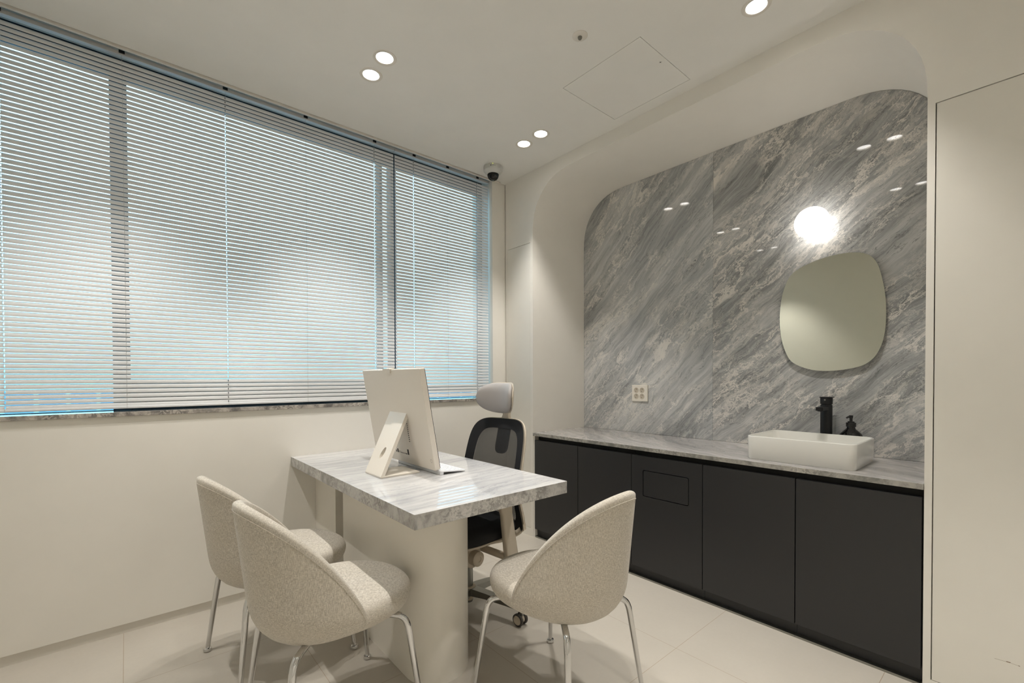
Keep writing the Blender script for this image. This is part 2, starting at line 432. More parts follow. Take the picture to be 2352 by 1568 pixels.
# window: frame, mullions, rails and panes
w = bpy.data.objects.new('window_1', None); COL.objects.link(w); w.location = (.8, 2.96, 1.045); struct(w)
F0, F1 = 2.93, 2.99
bm = B()
box(bm, XL+.01, 2.194, F0, F1, 2.683, 2.765, bev=.002); box(bm, XL+.01, 2.194, F0, F1, 1.030, 1.050, bev=.002)
box(bm, 2.180, 2.196, F0, F1, 1.04, 2.69, bev=.002); box(bm, XL+.005, XL+.03, F0, F1, 1.04, 2.69, bev=.002)
obj('frame', bm, 'winframe', w)
obj('mullion', bx(-.050, .016, F0-.01, F1, 1.04, 2.69, bev=.002), 'winframe', w)
obj('mullion', bx(1.322, 1.340, F0-.01, F1, 1.04, 2.69, bev=.002), 'winframe', w)
obj('mullion', bx(1.402, 1.442, F0-.01, F1, 1.04, 2.69, bev=.002), 'winframe', w)
obj('sash_rail', bx(.016, 1.322, F0-.005, F1, 1.045, 1.195, bev=.002), 'winframe', w)
obj('sash_rail', bx(1.442, 2.181, F0-.005, F1, 1.096, 1.147, bev=.002), 'winframe', w)
obj('pane', bx(XL+.02, 2.186, 2.965, 2.969, 1.045, 2.69), 'glass', w)

o = obj('window_sill', bx(XL, 2.194, YW-.020, F0, 1.027, 1.047, bev=.0015), 'sill')
tag(o, 'narrow grey veined marble sill running along the bottom of the window blinds', 'window sill')

# ------------------------------------------------------------------ outside: distant block and ground
def tower(x0, x1, y0, h, label, col, nw):
    o_ = thing('office_building', label, 'building', ((x0+x1)/2, y0+4, -12), 0, None)
    obj('wall', bx(x0, x1, y0, y0+8, -12, h), plain('facade', col, .6), o_)
    bm = B()
    nz = int((h+12)/1.6)
    for i in range(nw):
        for j in range(nz):
            wx = (x1-x0)/nw; a = x0+i*wx+wx*.08; z_ = -12+j*1.6+.15
            box(bm, a, a+wx*.84, y0-.04, y0+.02, z_, z_+1.25)
    obj('window_panes', bm, MAT['facwin'], o_)
MAT['facwin'] = plain('facade_glass', lin(70, 150, 185), .2)
tower(-30, 6, 34, 1.9, 'pale office block beyond the window, seen under the left blind', lin(190, 225, 235), 30)
tower(16, 44, 30, 2.3, 'pale gridded office block beyond the window, seen under the right blind', lin(190, 222, 232), 26)
struct(obj('ground', bx(-90, 90, 6, 120, -12.2, -12), plain('street_ground', lin(150, 160, 165), .8)))

# ------------------------------------------------------------------ venetian blinds
def blind(x0, x1, slots, cords, label):
    yb = 2.842; t_ = thing('venetian_blind', label, 'blind', ((x0+x1)/2, yb, 1.058), 0, None)
    pitch = .0222; W = .0205; tilt = math.radians(79); crown = .0022
    z0, z1 = 1.080, 2.722; n = int((z1-z0)/pitch)
    bm = B()
    cs = [(-.5+i/4) for i in range(5)]
    def prof(s):   # s: -.5 room/low edge .. .5 outer/high edge, convex towards the room
        a = s*W; b = crown*(1-4*s*s)
        return (a*math.cos(tilt)-b*math.sin(tilt), a*math.sin(tilt)+b*math.cos(tilt))
    for k in range(n+1):
        z = z0+k*pitch
        xs = [x0+.002]
        for c in slots: xs += [c-.0021, c+.0021]
        xs.append(x1-.002)
        for i in range(len(xs)-1):
            a, b = xs[i], xs[i+1]; slot = i % 2 == 1
            rng_ = [(0, 1), (3, 4)] if slot else [(j, j+1) for j in range(4)]
            if not slot: vv = [[bm.verts.new((X, yb+prof(s)[0], z+prof(s)[1])) for X in (a, b)] for s in cs]
            for j0, j1 in rng_:
                if slot: q = [bm.verts.new((X, yb+prof(cs[j])[0], z+prof(cs[j])[1])) for X, j in ((a, j0), (b, j0), (b, j1), (a, j1))]
                else: q = (vv[j0][0], vv[j0][1], vv[j1][1], vv[j1][0])
                bm.faces.new(q)
    o = obj('slats', bm, 'slat', t_, smooth=60)
    obj('headrail', bx(x0, x1, yb-.014, yb+.014, 2.731, 2.749, bev=.001), 'rail', t_)
    obj('bottom_rail', bx(x0+.002, x1-.002, yb-.010, yb+.010, 1.060, 1.072, bev=.003), 'slat', t_)
    for c in slots+cords:
        bm = B()
        tube(bm, [(c, yb-.0115, 1.062), (c, yb-.0115, 2.735)], .0006, 6)
        if c in slots: tube(bm, [(c+.004, yb+.0115, 1.062), (c+.004, yb+.0115, 2.72)], .0006, 6)
        obj('cord', bm, 'string', t_)
        bk = bx(c-.011, c+.011, yb-.018, yb-.012, 2.738, 2.752, bev=.001)
        obj('rail_bracket', bk, 'blackplas', t_)
    return t_
blind(XL+.035, 1.386, [-.392, .417, 1.247], [0.0, .822], 'wide grey venetian blind over the left and middle window panes')
blind(1.390, 2.190, [1.533, 2.075], [1.805], 'narrower grey venetian blind beside the marble niche wall')

# ------------------------------------------------------------------ ceiling fittings
RW = ('nearest the window blinds', 'second from the window blinds', 'third from the window blinds', 'fourth from the window blinds', 'fifth from the window blinds', 'farthest from the window blinds')
CN = ('in the left column', 'in the middle column', 'in the column beside the niche')
VIS = {(.965, 2.225): 'round recessed downlight in the middle of the ceiling, left-lower one of the nearer pair',
       (.965, 2.065): 'round recessed downlight in the middle of the ceiling, right-upper one of the nearer pair',
       (2.015, 2.225): 'round recessed downlight above the office chair, the one nearer the security camera',
       (2.015, 2.065): 'round recessed downlight above the office chair, the one nearer the access panel',
       (2.015, .777): 'round recessed downlight cut by the top edge, above the wash basin side of the ceiling'}
def downlight(x, y, label):
    t_ = thing('downlight', label, 'downlight', (x, y, ZC), 0, 'recessed ceiling downlights')
    bm = lathe(B(), [(.0385, ZC+.012), (.040, ZC-.001), (.0435, ZC-.0028), (.0545, ZC-.0028), (.0570, ZC+.0002), (.049, ZC+.001), (.047, ZC+.045)], (x, y, 0), 40)
    obj('trim_ring', bm, 'trim', t_, smooth=40)
    obj('lens', lathe(B(), [(.0388, ZC+.012), (.0388, ZC+.009), (.030, ZC+.007), (.0001, ZC+.0065)], (x, y, 0), 40), 'lens', t_, smooth=40)
    L = bpy.data.lights.new('downlight_beam', 'SPOT'); L.energy = SPOT_W; L.color = LAMP_COL
    L.spot_size = math.radians(SPOT_ANGLE); L.spot_blend = SPOT_BLEND; L.shadow_soft_size = .012
    lo = bpy.data.objects.new('downlight_beam', L); link(lo, t_); lo.location = (0, 0, .004)
    return t_
for x, y in LIGHTS:
    lab = VIS.get((x, y))
    if not lab:
        i = (-.085, .965, 2.015).index(x); j = (2.225, 2.065, .777, .617, -.66, -.82).index(y)
        lab = 'round recessed downlight %s, %s' % (CN[i], RW[j])
    downlight(x, y, lab)

# access panel
t_ = thing('access_panel', 'square flush access panel with one screw lock in the ceiling', 'access panel', (2.016, 1.426, ZC))
gg = .0024
obj('panel', bx(pan[0][0]+gg, pan[1][0]-gg, pan[0][1]+gg, pan[2][1]-gg, ZC+.0002, ZC+.02), 'ceil', t_)
bm = lathe(B(), [(.0001, ZC-.0006), (.0075, ZC-.0006), (.0080, ZC+.0004)], (2.009, 1.218, 0), 24)
lk = obj('screw_lock', bm, 'ceil', t_)
bm = B(); box(bm, 2.0035, 2.0145, 1.2170, 1.2190, ZC-.0009, ZC-.0004); box(bm, 2.008, 2.010, 1.2125, 1.2235, ZC-.0009, ZC-.0004)
obj('screw_slot', bm, 'hole', lk)

# ceiling sensor / sprinkler cover
t_ = thing('ceiling_sensor', 'small round white ceiling detector with dark lens near the access panel', 'sensor', (1.577, 1.361, ZC))
obj('cover_plate', lathe(B(), [(.013, ZC-.006), (.016, ZC-.006), (.030, ZC-.004), (.0345, ZC-.0015), (.0345, ZC)], (1.577, 1.361, 0), 40), 'trim', t_, smooth=40)
bm = lathe(B(), [(.0001, ZC-.004), (.0135, ZC-.004)], (1.577, 1.361, 0), 32)
obj('dark_well', bm, 'hole', t_)
obj('sensor_lens', lathe(B(), [(.0001, ZC-.019), (.005, ZC-.018), (.0085, ZC-.014), (.010, ZC-.008), (.010, ZC-.004)], (1.577, 1.361, 0), 24), plain('sensor_grey', lin(120, 118, 110), .3), t_, smooth=50)

# security camera
cx, cy = 2.060, 2.612
t_ = thing('security_camera', 'white dome security camera on the ceiling in the window corner', 'camera', (cx, cy, ZC))
bd = obj('housing', lathe(B(), [(.0675, ZC), (.069, ZC-.006), (.0685, ZC-.032), (.066, ZC-.036), (.056, ZC-.048), (.044, ZC-.056), (.042, ZC-.056)], (cx, cy, 0), 48), 'cctv', t_, smooth=30)
obj('dome', lathe(B(), [(.042, ZC-.056), (.0415, ZC-.066), (.037, ZC-.080), (.028, ZC-.091), (.015, ZC-.098), (.0001, ZC-.1)], (cx, cy, 0), 32), 'dome', t_, smooth=60)
dv = Vector((-cx, -cy, 0)).normalized(); sv = Vector((-dv.y, dv.x, 0))
cc = Vector((cx, cy, ZC-.060))
bm = bmesh.new(); bmesh.ops.create_uvsphere(bm, u_segments=24, v_segments=14, radius=.027); bmesh.ops.translate(bm, vec=cc, verts=bm.verts[:])
lathe(bm, [(.039, ZC-.0555), (.040, ZC-.066), (.030, ZC-.067)], (cx, cy, 0), 32)
obj('camera_module', bm, 'blackplas', t_, smooth=40)
bm = B(); q = cc+dv*.020+Vector((0, 0, -.008)); tube(bm, [q, q+dv*.010+Vector((0, 0, -.004))], .009, 20)
obj('lens', bm, 'blackgloss', t_, smooth=40)
q = Vector((cx, cy, ZC-.006))+dv*.0690+sv*-.002
bm = bmesh.new(); bmesh.ops.create_uvsphere(bm, u_segments=12, v_segments=8, radius=.0026); bmesh.ops.translate(bm, vec=q, verts=bm.verts[:])
obj('status_light', bm, 'led', t_, smooth=60, label='small glowing yellow light')
def text_mesh(body, size, extrude=.0003):
    cu = bpy.data.curves.new('letters', 'FONT'); cu.body = body; cu.size = size; cu.extrude = extrude; cu.align_x = 'LEFT'
    to = bpy.data.objects.new('letters', cu); COL.objects.link(to)
    dg = bpy.context.evaluated_depsgraph_get(); me = bpy.data.meshes.new_from_object(to.evaluated_get(dg))
    bpy.data.objects.remove(to, do_unlink=True); bm = bmesh.new(); bm.from_mesh(me); bpy.data.meshes.remove(me); return bm
def letters(name, body, size, origin, right, up, mat, parent, curve=None, extrude=.0003):
    bm = text_mesh(body, size, extrude); nrm = right.cross(up)
    for v in bm.verts:
        if curve:   # wrap round a vertical cylinder (centre, radius, start angle)
            c_, R_, a0 = curve; a = a0 + v.co.x/R_
            v.co = Vector((c_.x+math.cos(a)*(R_+v.co.z), c_.y+math.sin(a)*(R_+v.co.z), origin.z+v.co.y))
        else: v.co = origin+right*v.co.x+up*v.co.y+nrm*v.co.z
    return obj(name, bm, mat, parent)
a0 = math.atan2(dv.y, dv.x)
ink1 = plain('dark_blue_ink', lin(60, 60, 105), .5); ink2 = plain('grey_ink', lin(105, 105, 108), .5); ink3 = plain('dark_ink', lin(45, 45, 50), .5)
cyl = (Vector((cx, cy, 0)), .0689, 0)
letters('brand_lettering', 'ADT', .0075, Vector((0, 0, ZC-.020)), None or Vector((1, 0, 0)), Vector((0, 1, 0)), ink1, bd, curve=(cyl[0], .0689, a0-.10))
letters('brand_lettering', 'caps', .0066, Vector((0, 0, ZC-.020)), Vector((1, 0, 0)), Vector((0, 1, 0)), ink2, bd, curve=(cyl[0], .0689, a0+.13))
bm = B(); sh = [(-.0034, .0036), (0, .0044), (.0034, .0036), (.0032, -.0008), (0, -.0044), (-.0032, -.0008)]
aa = a0-.22; c_ = Vector((cx+math.cos(aa)*.0690, cy+math.sin(aa)*.0690, ZC-.0175)); rr = Vector((-math.sin(aa), math.cos(aa), 0)); oo = Vector((math.cos(aa), math.sin(aa), 0))
A1 = [bm.verts.new(c_+rr*p+Vector((0, 0, q))+oo*.0004) for p, q in sh]; D1 = [bm.verts.new(c_+rr*p+Vector((0, 0, q))-oo*.0006) for p, q in sh]
bm.faces.new(A1); bm.faces.new(D1[::-1])
for i in range(6): bm.faces.new((A1[i], A1[(i+1) % 6], D1[(i+1) % 6], D1[i]))
obj('shield_emblem', bm, ink3, bd)

# ------------------------------------------------------------------ niche: marble slabs, counter, cabinets
AL = arch(z0=.789, r=NR)
def clipped(y_lo, y_hi):
    L = arch(NY0+.001, NY1-.001, .789, NZ-.001, NR); res = []
    def zt(y):
        best = None
        for (a, b), (c, d) in zip(L, L[1:]):
            if min(a, c) <= y <= max(a, c) and abs(a-c) > 1e-9: best = b+(d-b)*(y-a)/(c-a)
        return best
    inner = [p for p in L[1:-1] if y_lo < p[0] < y_hi]
    if y_lo > NY0+.01: return [(y_lo, .789), (y_lo, zt(y_lo))]+inner+[(L[-1][0], .789)]
    return [(L[0][0], .789)]+inner+[(y_hi, zt(y_hi)), (y_hi, .789)]
o = obj('marble_slab', prism(B(), clipped(1.3822, 9), 'x', XB, 2.929), 'slabA'); tag(o, 'paler left marble wall slab with the power outlet at the back of the niche', 'wall panel')
o = obj('marble_slab', prism(B(), clipped(-9, 1.3812), 'x', XB, 2.929), 'slabB'); tag(o, 'wider right marble wall slab behind the mirror and globe lamp', 'wall panel')

bm = bx(XN-.005, XB, NY0+.001, NY1-.001, .7645, .788, bev=.0012)
bm.normal_update()
for f in bm.faces: f.material_index = 0 if f.normal.z > .5 else 1
o = obj('countertop', bm, ['counter', 'counteredge']); tag(o, 'long grey marble countertop over the black cabinets in the niche', 'countertop')

doors = [(2.455, 2.0320, 'black base cabinet at the far left end beside the narrow wall door'),
         (2.0280, 1.6040, 'second black base cabinet from the left, beside the one with the flap'),
         (1.6000, 1.1590, 'black base cabinet with a small rectangular flap in its door'),
         (1.1550, .7210, 'black base cabinet under the left half of the wash basin'),
         (.7170, .2870, 'black base cabinet at the right end beside the tall door')]
for y1, y0, lab in doors:
    t_ = thing('base_cabinet', lab, 'cabinet', (2.60, (y0+y1)/2, 0), 0, 'black base cabinets under the marble counter')
    yy0 = max(y0-.0014, NY0+.001); yy1 = min(y1+.0014, NY1-.001)
    bm = B(); box(bm, XN+.022, 2.90, yy0, yy1, .062, .7235); box(bm, XN+.045, 2.90, yy0, yy1, .7235, .7640)
    obj('body', bm, 'blackgap', t_)
    obj('plinth', bx(XN+.030, XN+.048, yy0, yy1, .010, .062), 'black', t_)
    obj('floor_strip', bx(XN+.004, XN+.048, yy0, yy1, .0, .010), 'alu', t_)
    if 'rectangular flap' in lab:
        bm = B(); fyz = rrect(1.234, 1.523, .495, .652, .010, 4)
        P0 = lambda q: (XN, q[0], q[1]); P1 = lambda q: (XN+.02, q[0], q[1])
        ol = [(y0, .065), (y1, .065), (y1, .734), (y0, .734)]
        sheet(bm, ol, [fyz], P0); sheet(bm, ol, [fyz], P1); strip(bm, ol, P0, P1); strip(bm, fyz, P0, P1)
        bmesh.ops.remove_doubles(bm, verts=bm.verts[:], dist=1e-5)
        d_ = obj('door', bm, 'black', t_)
        obj('flap', prism(B(), rrect(1.2385, 1.5185, .4993, .6477, .007, 4), 'x', XN+.0008, XN+.02, bev=.0008), 'black', d_)
    else:
        obj('door', bx(XN, XN+.02, y0, y1, .065, .734, bev=.0008), 'black', t_)
# cream filler strip at the left end of the run
struct(obj('trim_2', bx(XN+.004, 2.90, 2.4575, NY1-.0005, 0.0, .7642), 'paint'))

# power outlet
t_ = thing('power_outlet', 'square white four-socket power outlet on the left marble slab', 'outlet', (XB, 1.9275, 1.083))
pl = obj('plate', bx(XB-.009, XB, 1.861, 1.994, 1.0225, 1.1435, bev=.002), 'outlet', t_)
for sy in (1.9565, 1.9075):
    for sz in (1.0595, 1.1045):
        so = obj('socket', lathe(B(), [(.0001, XB-.0098), (.0188, XB-.0098), (.0195, XB-.0102), (.0205, XB-.0098), (.0205, XB-.008)], (0, sy, sz), 28, 'x'), 'socketin', t_, smooth=30)
        bm = B()
        for k in (-1, 1): lathe(bm, [(.0001, XB-.0103), (.0027, XB-.0103), (.0027, XB-.0097)], (0, sy+k*.0025, sz-k*.0085), 12, 'x')
        obj('pin_holes', bm, 'hole', so)

# mirror
pts = [(.978, 1.52), (.972, 1.63), (.955, 1.71), (.925, 1.775), (.875, 1.812), (.80, 1.838), (.72, 1.851), (.65, 1.850), (.595, 1.838), (.555, 1.810), (.528, 1.760), (.510, 1.68),
       (.498, 1.59), (.496, 1.49), (.502, 1.41), (.518, 1.345), (.546, 1.293), (.590, 1.258), (.655, 1.240), (.73, 1.232), (.80, 1.236), (.865, 1.256), (.918, 1.290), (.947, 1.345), (.968, 1.42)]
P3 = [Vector((0, a, b)) for a, b in pts]; P3 = P3+P3[:3]
cl = []
for i in range(len(pts)):
    a, b, c, d = P3[i-1 if i else len(pts)-1], P3[i], P3[i+1], P3[i+2]
    for j in range(5):
        s = j/5; cl.append(.5*((2*b)+(c-a)*s+(2*a-5*b+4*c-d)*s*s+(3*b-a-3*c+d)*s**3))
mc = [(p.y, p.z) for p in cl]
t_ = thing('wall_mirror', 'frameless rounded-square mirror hung on the marble above the wash basin', 'mirror', (XB, .735, 1.54))
obj('glass', prism(B(), mc, 'x', XB-.024, XB-.019, bev=.0008), 'mirror', t_)
ctr = (.735, 1.54); bk = [((a-ctr[0])*.93+ctr[0], (b-ctr[1])*.93+ctr[1]) for a, b in mc]
obj('backing', prism(B(), bk, 'x', XB-.019, XB), 'blackplas', t_)

# globe wall lamp
t_ = thing('globe_wall_lamp', 'glowing round opal globe lamp on the marble above the mirror', 'wall lamp', (XB, .802, 2.034))
bm = bmesh.new(); bmesh.ops.create_uvsphere(bm, u_segments=48, v_segments=32, radius=.081); bmesh.ops.translate(bm, vec=(XB-.086, .802, 2.034), verts=bm.verts[:])
obj('globe', bm, 'globe', t_, smooth=80)
obj('wall_mount', lathe(B(), [(.0001, XB-.010), (.030, XB-.010), (.032, XB-.007), (.032, XB)], (0, .802, 2.034), 32, 'x'), 'chrome', t_, smooth=40)

# wash basin
def rl(x0, x1, y0, y1, r, z): return [(a, b, z) for a, b in rrect(x0, x1, y0, y1, r, 8)]
t_ = thing('wash_basin', 'white rectangular vessel sink standing on the grey marble counter', 'sink', (2.575, .738, .788))
sx0, sx1, sy0, sy1 = 2.388, 2.760, .510, .966; zb, zt_ = .788, .905
loops = []
for ins, z, r in ((.006, zb, .030), (.003, zb+.006, .034), (.0015, zb+.05, .036), (0, zt_-.004, .038), (.0012, zt_-.001, .037), (.0035, zt_, .035), (.0065, zt_-.0012, .033), (.008, zt_-.006, .032), (.013, zb+.045, .034), (.022, zb+.022, .042), (.060, zb+.014, .06), (.13, zb+.012, .05)):
    loops.append(rl(sx0+ins, sx1-ins, sy0+ins, sy1-ins, max(.008, r), z))
bs = obj('basin', loft(B(), loops), 'ceramic', t_, smooth=50)
obj('drain', lathe(B(), [(.022, zb+.013), (.021, zb+.016), (.0001, zb+.0165)], (2.575, .738, 0), 28), 'chrome', t_, smooth=40)

# faucet
fxx, fyy = 2.812, .727
t_ = thing('basin_faucet', 'tall matte black single-lever faucet behind the white wash basin', 'faucet', (fxx, fyy, .788))
obj('body', lathe(B(), [(.031, .788), (.031, .791), (.0268, .793), (.0268, 1.050), (.0262, 1.0515), (.0235, 1.0525), (.0235, 1.0565)], (fxx, fyy, 0), 40), 'blackmetal', t_, smooth=35)
sp = prism(B(), rrect(fxx-.125, fxx, fyy-.016, fyy+.016, .006, 4), 'z', 1.026, 1.045, bev=.002)
obj('spout', sp, 'blackmetal', t_)
obj('aerator', lathe(B(), [(.0105, 1.0225), (.0105, 1.027)], (fxx-.108, fyy, 0), 20), 'blackmetal', t_)
hd = obj('handle', lathe(B(), [(.0275, 1.0565), (.0278, 1.058), (.0278, 1.089), (.0268, 1.0905), (.0001, 1.0905)], (fxx, fyy, 0), 40), 'blackmetal', t_, smooth=35)
obj('lever', prism(B(), rrect(fxx-.028, fxx+.045, fyy-.028, fyy+.028, .012, 4), 'z', 1.0905, 1.0940, bev=.001), 'blackmetal', hd)
obj('temperature_dot', lathe(B(), [(.0001, fxx-.0284), (.004, fxx-.0284), (.004, fxx-.026)], (0, fyy, 1.079), 16, 'x'), 'alu', hd)

# soap bottle
bxx, byy = 2.835, .625
t_ = thing('soap_dispenser', 'dark glossy pump soap bottle behind the right end of the wash basin', 'soap dispenser', (bxx, byy, .788))
obj('bottle', lathe(B(), [(.0001, .788), (.046, .788), (.050, .794), (.0505, .86), (.050, .893), (.046, .905), (.034, .919), (.0215, .930), (.0175, .938), (.0175, .946)], (bxx, byy, 0), 40), 'blackgloss', t_, smooth=50)
pm = obj('pump', lathe(B(), [(.0215, .943), (.0215, .963), (.0205, .964), (.0145, .964), (.0145, .970), (.0065, .971), (.0060, .984), (.0075, .986), (.0095, 1.001), (.0001, 1.0015)], (bxx, byy, 0), 32), 'blackplas', t_, smooth=40)
tube_ = tube(B(), smooth_path([(bxx, byy, .994), (bxx-.02, byy+.006, .994), (bxx-.035, byy+.010, .990)]), .0045, 12)
obj('nozzle', tube_, 'blackplas', pm, smooth=50)

# ------------------------------------------------------------------ desk
DX0, DX1, DY0, DZ = .712, 1.448, 1.326, .752
t_ = thing('marble_desk', 'white marble-topped desk on a cream round-ended pedestal against the window wall', 'desk', (1.08, 2.06, 0))
bm = bx(DX0, DX1, DY0, YW-.0065, .700, DZ, bev=.0016); bm.normal_update()
for f in bm.faces: f.material_index = 0 if f.normal.z > .5 else 1
obj('desk_top', bm, ['desktop', 'deskedge'], t_)
pr = .135; pcx, pcy = .84+pr, 1.637
P = [(pcx+pr, 2.325), (pcx-pr, 2.325)]
for i in range(33):
    a = PI+PI*i/32; P.append((pcx+pr*math.cos(a), pcy+pr*math.sin(a)))
obj('pedestal', prism(B(), P, 'z', 0, .700), 'ped', t_, smooth=30)
obj('wall_support', bx(.847, 1.110, 2.455, YW-.0065, 0, .700), 'ped', t_)

# all-in-one computer
t_ = thing('desktop_computer', 'white all-in-one desktop computer seen from behind on the marble desk', 'computer', (.97, 1.98, DZ))
ta = math.radians(9.8); py0, py1 = 1.800, 2.440; ph = .478
c0 = Vector((1.0755, 0, .772))        # back lower edge of the panel
def PP(u, y, d): # u up the back face, d forward (towards +x, the screen side)
    return (c0.x - math.sin(ta)*u + math.cos(ta)*d, y, c0.z + math.cos(ta)*u + math.sin(ta)*d)
bm = B(); L0 = rrect(0, ph, py0, py1, .006, 4)
loft(bm, [[PP(a, b, 0) for a, b in rrect(.002, ph-.002, py0+.002, py1-.002, .006, 4)], [PP(a, b, .002) for a, b in L0], [PP(a, b, .026) for a, b in L0]])
cs_ = obj('casing', bm, 'pcwhite', t_, smooth=30)
loft_ = loft(B(), [[PP(a, b, .026) for a, b in rrect(.002, ph-.002, py0+.002, py1-.002, .006, 4)], [PP(a, b, .030) for a, b in rrect(.003, ph-.003, py0+.003, py1-.003, .006, 4)]])
obj('screen', loft_, 'screen', t_)
bm = loft(B(), [[PP(a, b, .020) for a, b in rrect(ph-.018, ph+.006, 2.085, 2.165, .005, 4)], [PP(a, b, -.007) for a, b in rrect(ph-.018, ph+.006, 2.085, 2.165, .005, 4)]])
obj('webcam_housing', bm, 'pcwhite', cs_, smooth=30)
bm = B()   # vents, ports, rating label on the back below the hinge
for i in range(10):
    u = .205-i*.0098
    loft(bm, [[PP(a, b, .004) for a, b in rrect(u, u+.005, 2.005, 2.013, .0015, 2)], [PP(a, b, -.0004) for a, b in rrect(u, u+.005, 2.005, 2.013, .0015, 2)]])
obj('vent_slots', bm, 'hole', cs_)
bm = B(); y_ = 2.185
for k, (wd, hh) in enumerate([(.008, .012), (.012, .020), (.003, .012), (.002, .012), (.006, .006), (.006, .006), (.006, .006), (.006, .006), (.010, .006), (.014, .028)]):
    y_ -= wd+.0075
    loft(bm, [[PP(a, b, .003) for a, b in rrect(.046, .046+hh, y_, y_+wd, .0015, 2)], [PP(a, b, -.0005) for a, b in rrect(.046, .046+hh, y_, y_+wd, .0015, 2)]])
obj('ports', bm, 'hole', cs_)
bm = B(); ring = lambda r: [PP(.045+r*math.cos(2*PI*i/24), 1.823+r*math.sin(2*PI*i/24), -.0005) for i in range(24)]
loft(bm, [ring(.0085), ring(.0070)], False, False)
obj('power_button', bm, plain('button_grey', lin(150, 140, 128), .5), cs_)
# stand: foot plate and leaning neck
st = obj('stand_foot', bx(.855, 1.050, 1.900, 2.072, DZ, DZ+.009, bev=.002), 'pcwhite', t_)
hx, hz = c0.x - math.sin(ta)*.262, c0.z + math.cos(ta)*.262
def NP(s, y, d):
    A0 = Vector((.856, 0, DZ+.009)); A1_ = Vector((hx, 0, hz)); dd = (A1_-A0).normalized(); nn = Vector((-dd.z, 0, dd.x))
    p = A0+dd*s+nn*d; return (p.x, y, p.z)
Ls = (Vector((hx, 0, hz))-Vector((.856, 0, DZ))).length
bm = B(); ol = [(0.0, 1.900), (Ls, 1.996), (Ls, 2.176), (0.0, 2.072)]
slot_ = [(.105+.030*math.cos(2*PI*i/20), 2.006+.016*math.sin(2*PI*i/20)) for i in range(20)]
fa = lambda q: NP(q[0], q[1], 0); fb = lambda q: NP(q[0]+.004, q[1], -.016)
sheet(bm, ol, [slot_], fa); sheet(bm, ol, [slot_], fb); strip(bm, ol, fa, fb); strip(bm, slot_, fa, fb)
bmesh.ops.remove_doubles(bm, verts=bm.verts[:], dist=1e-5)
nk = obj('stand_neck', bm, 'pcwhite', t_)
A0 = Vector((.856, 0, DZ)); A1_ = Vector((hx, 0, hz)); dd = (A1_-A0).normalized(); nn = Vector((-dd.z, 0, dd.x))
o_ = A0+dd*(Ls-.072)+nn*.0003; o_.y = 2.078
letters('logo_lettering', 'LG', .022, o_, Vector((0, -1, 0)), dd, 'pcwhite', nk, extrude=.0006)
bm = B(); rg = [o_+Vector((0, .018, 0))+dd*.008]
for rr_ in (.0105, .0085): pass
cR = o_+Vector((0, .014, 0))+dd*.008
loft(bm, [[cR+dd*(.0100*math.cos(2*PI*i/24))+Vector((0, .0100*math.sin(2*PI*i/24), 0))+nn*.0003 for i in range(24)], [cR+dd*(.0085*math.cos(2*PI*i/24))+Vector((0, .0085*math.sin(2*PI*i/24), 0))+nn*.0009 for i in range(24)]], True, True)
obj('logo_disc', bm, 'pcwhite', nk)

# keyboard behind the screen
t_ = thing('keyboard', 'slim white keyboard lying behind the computer screen', 'keyboard', (1.16, 2.0, DZ))
kz = lambda x: DZ+.003+(1.232-x)*.085
bm = B(); K = lambda a, b, d: (a, b, kz(a)+d)
loft(bm, [[K(a, b, 0) for a, b in rrect(1.092, 1.232, 1.785, 2.215, .006, 4)], [K(a, b, .006) for a, b in rrect(1.092, 1.232, 1.785, 2.215, .006, 4)]])
kb = obj('board', bm, 'keys', t_)
bm = B()
for r in range(5):
    for c in range(15):
        x0 = 1.108+r*.0235; y0 = 1.795+c*.0277
        loft(bm, [[K(a, b, .006) for a, b in rrect(x0, x0+.020, y0, y0+.0242, .003, 2)], [K(a, b, .0082) for a, b in rrect(x0+.001, x0+.019, y0+.001, y0+.0232, .003, 2)]])
obj('keys', bm, 'keys', kb)
obj('rear_foot', bx(1.094, 1.112, 1.788, 2.212, DZ, kz(1.10), bev=.002), 'keys', t_)

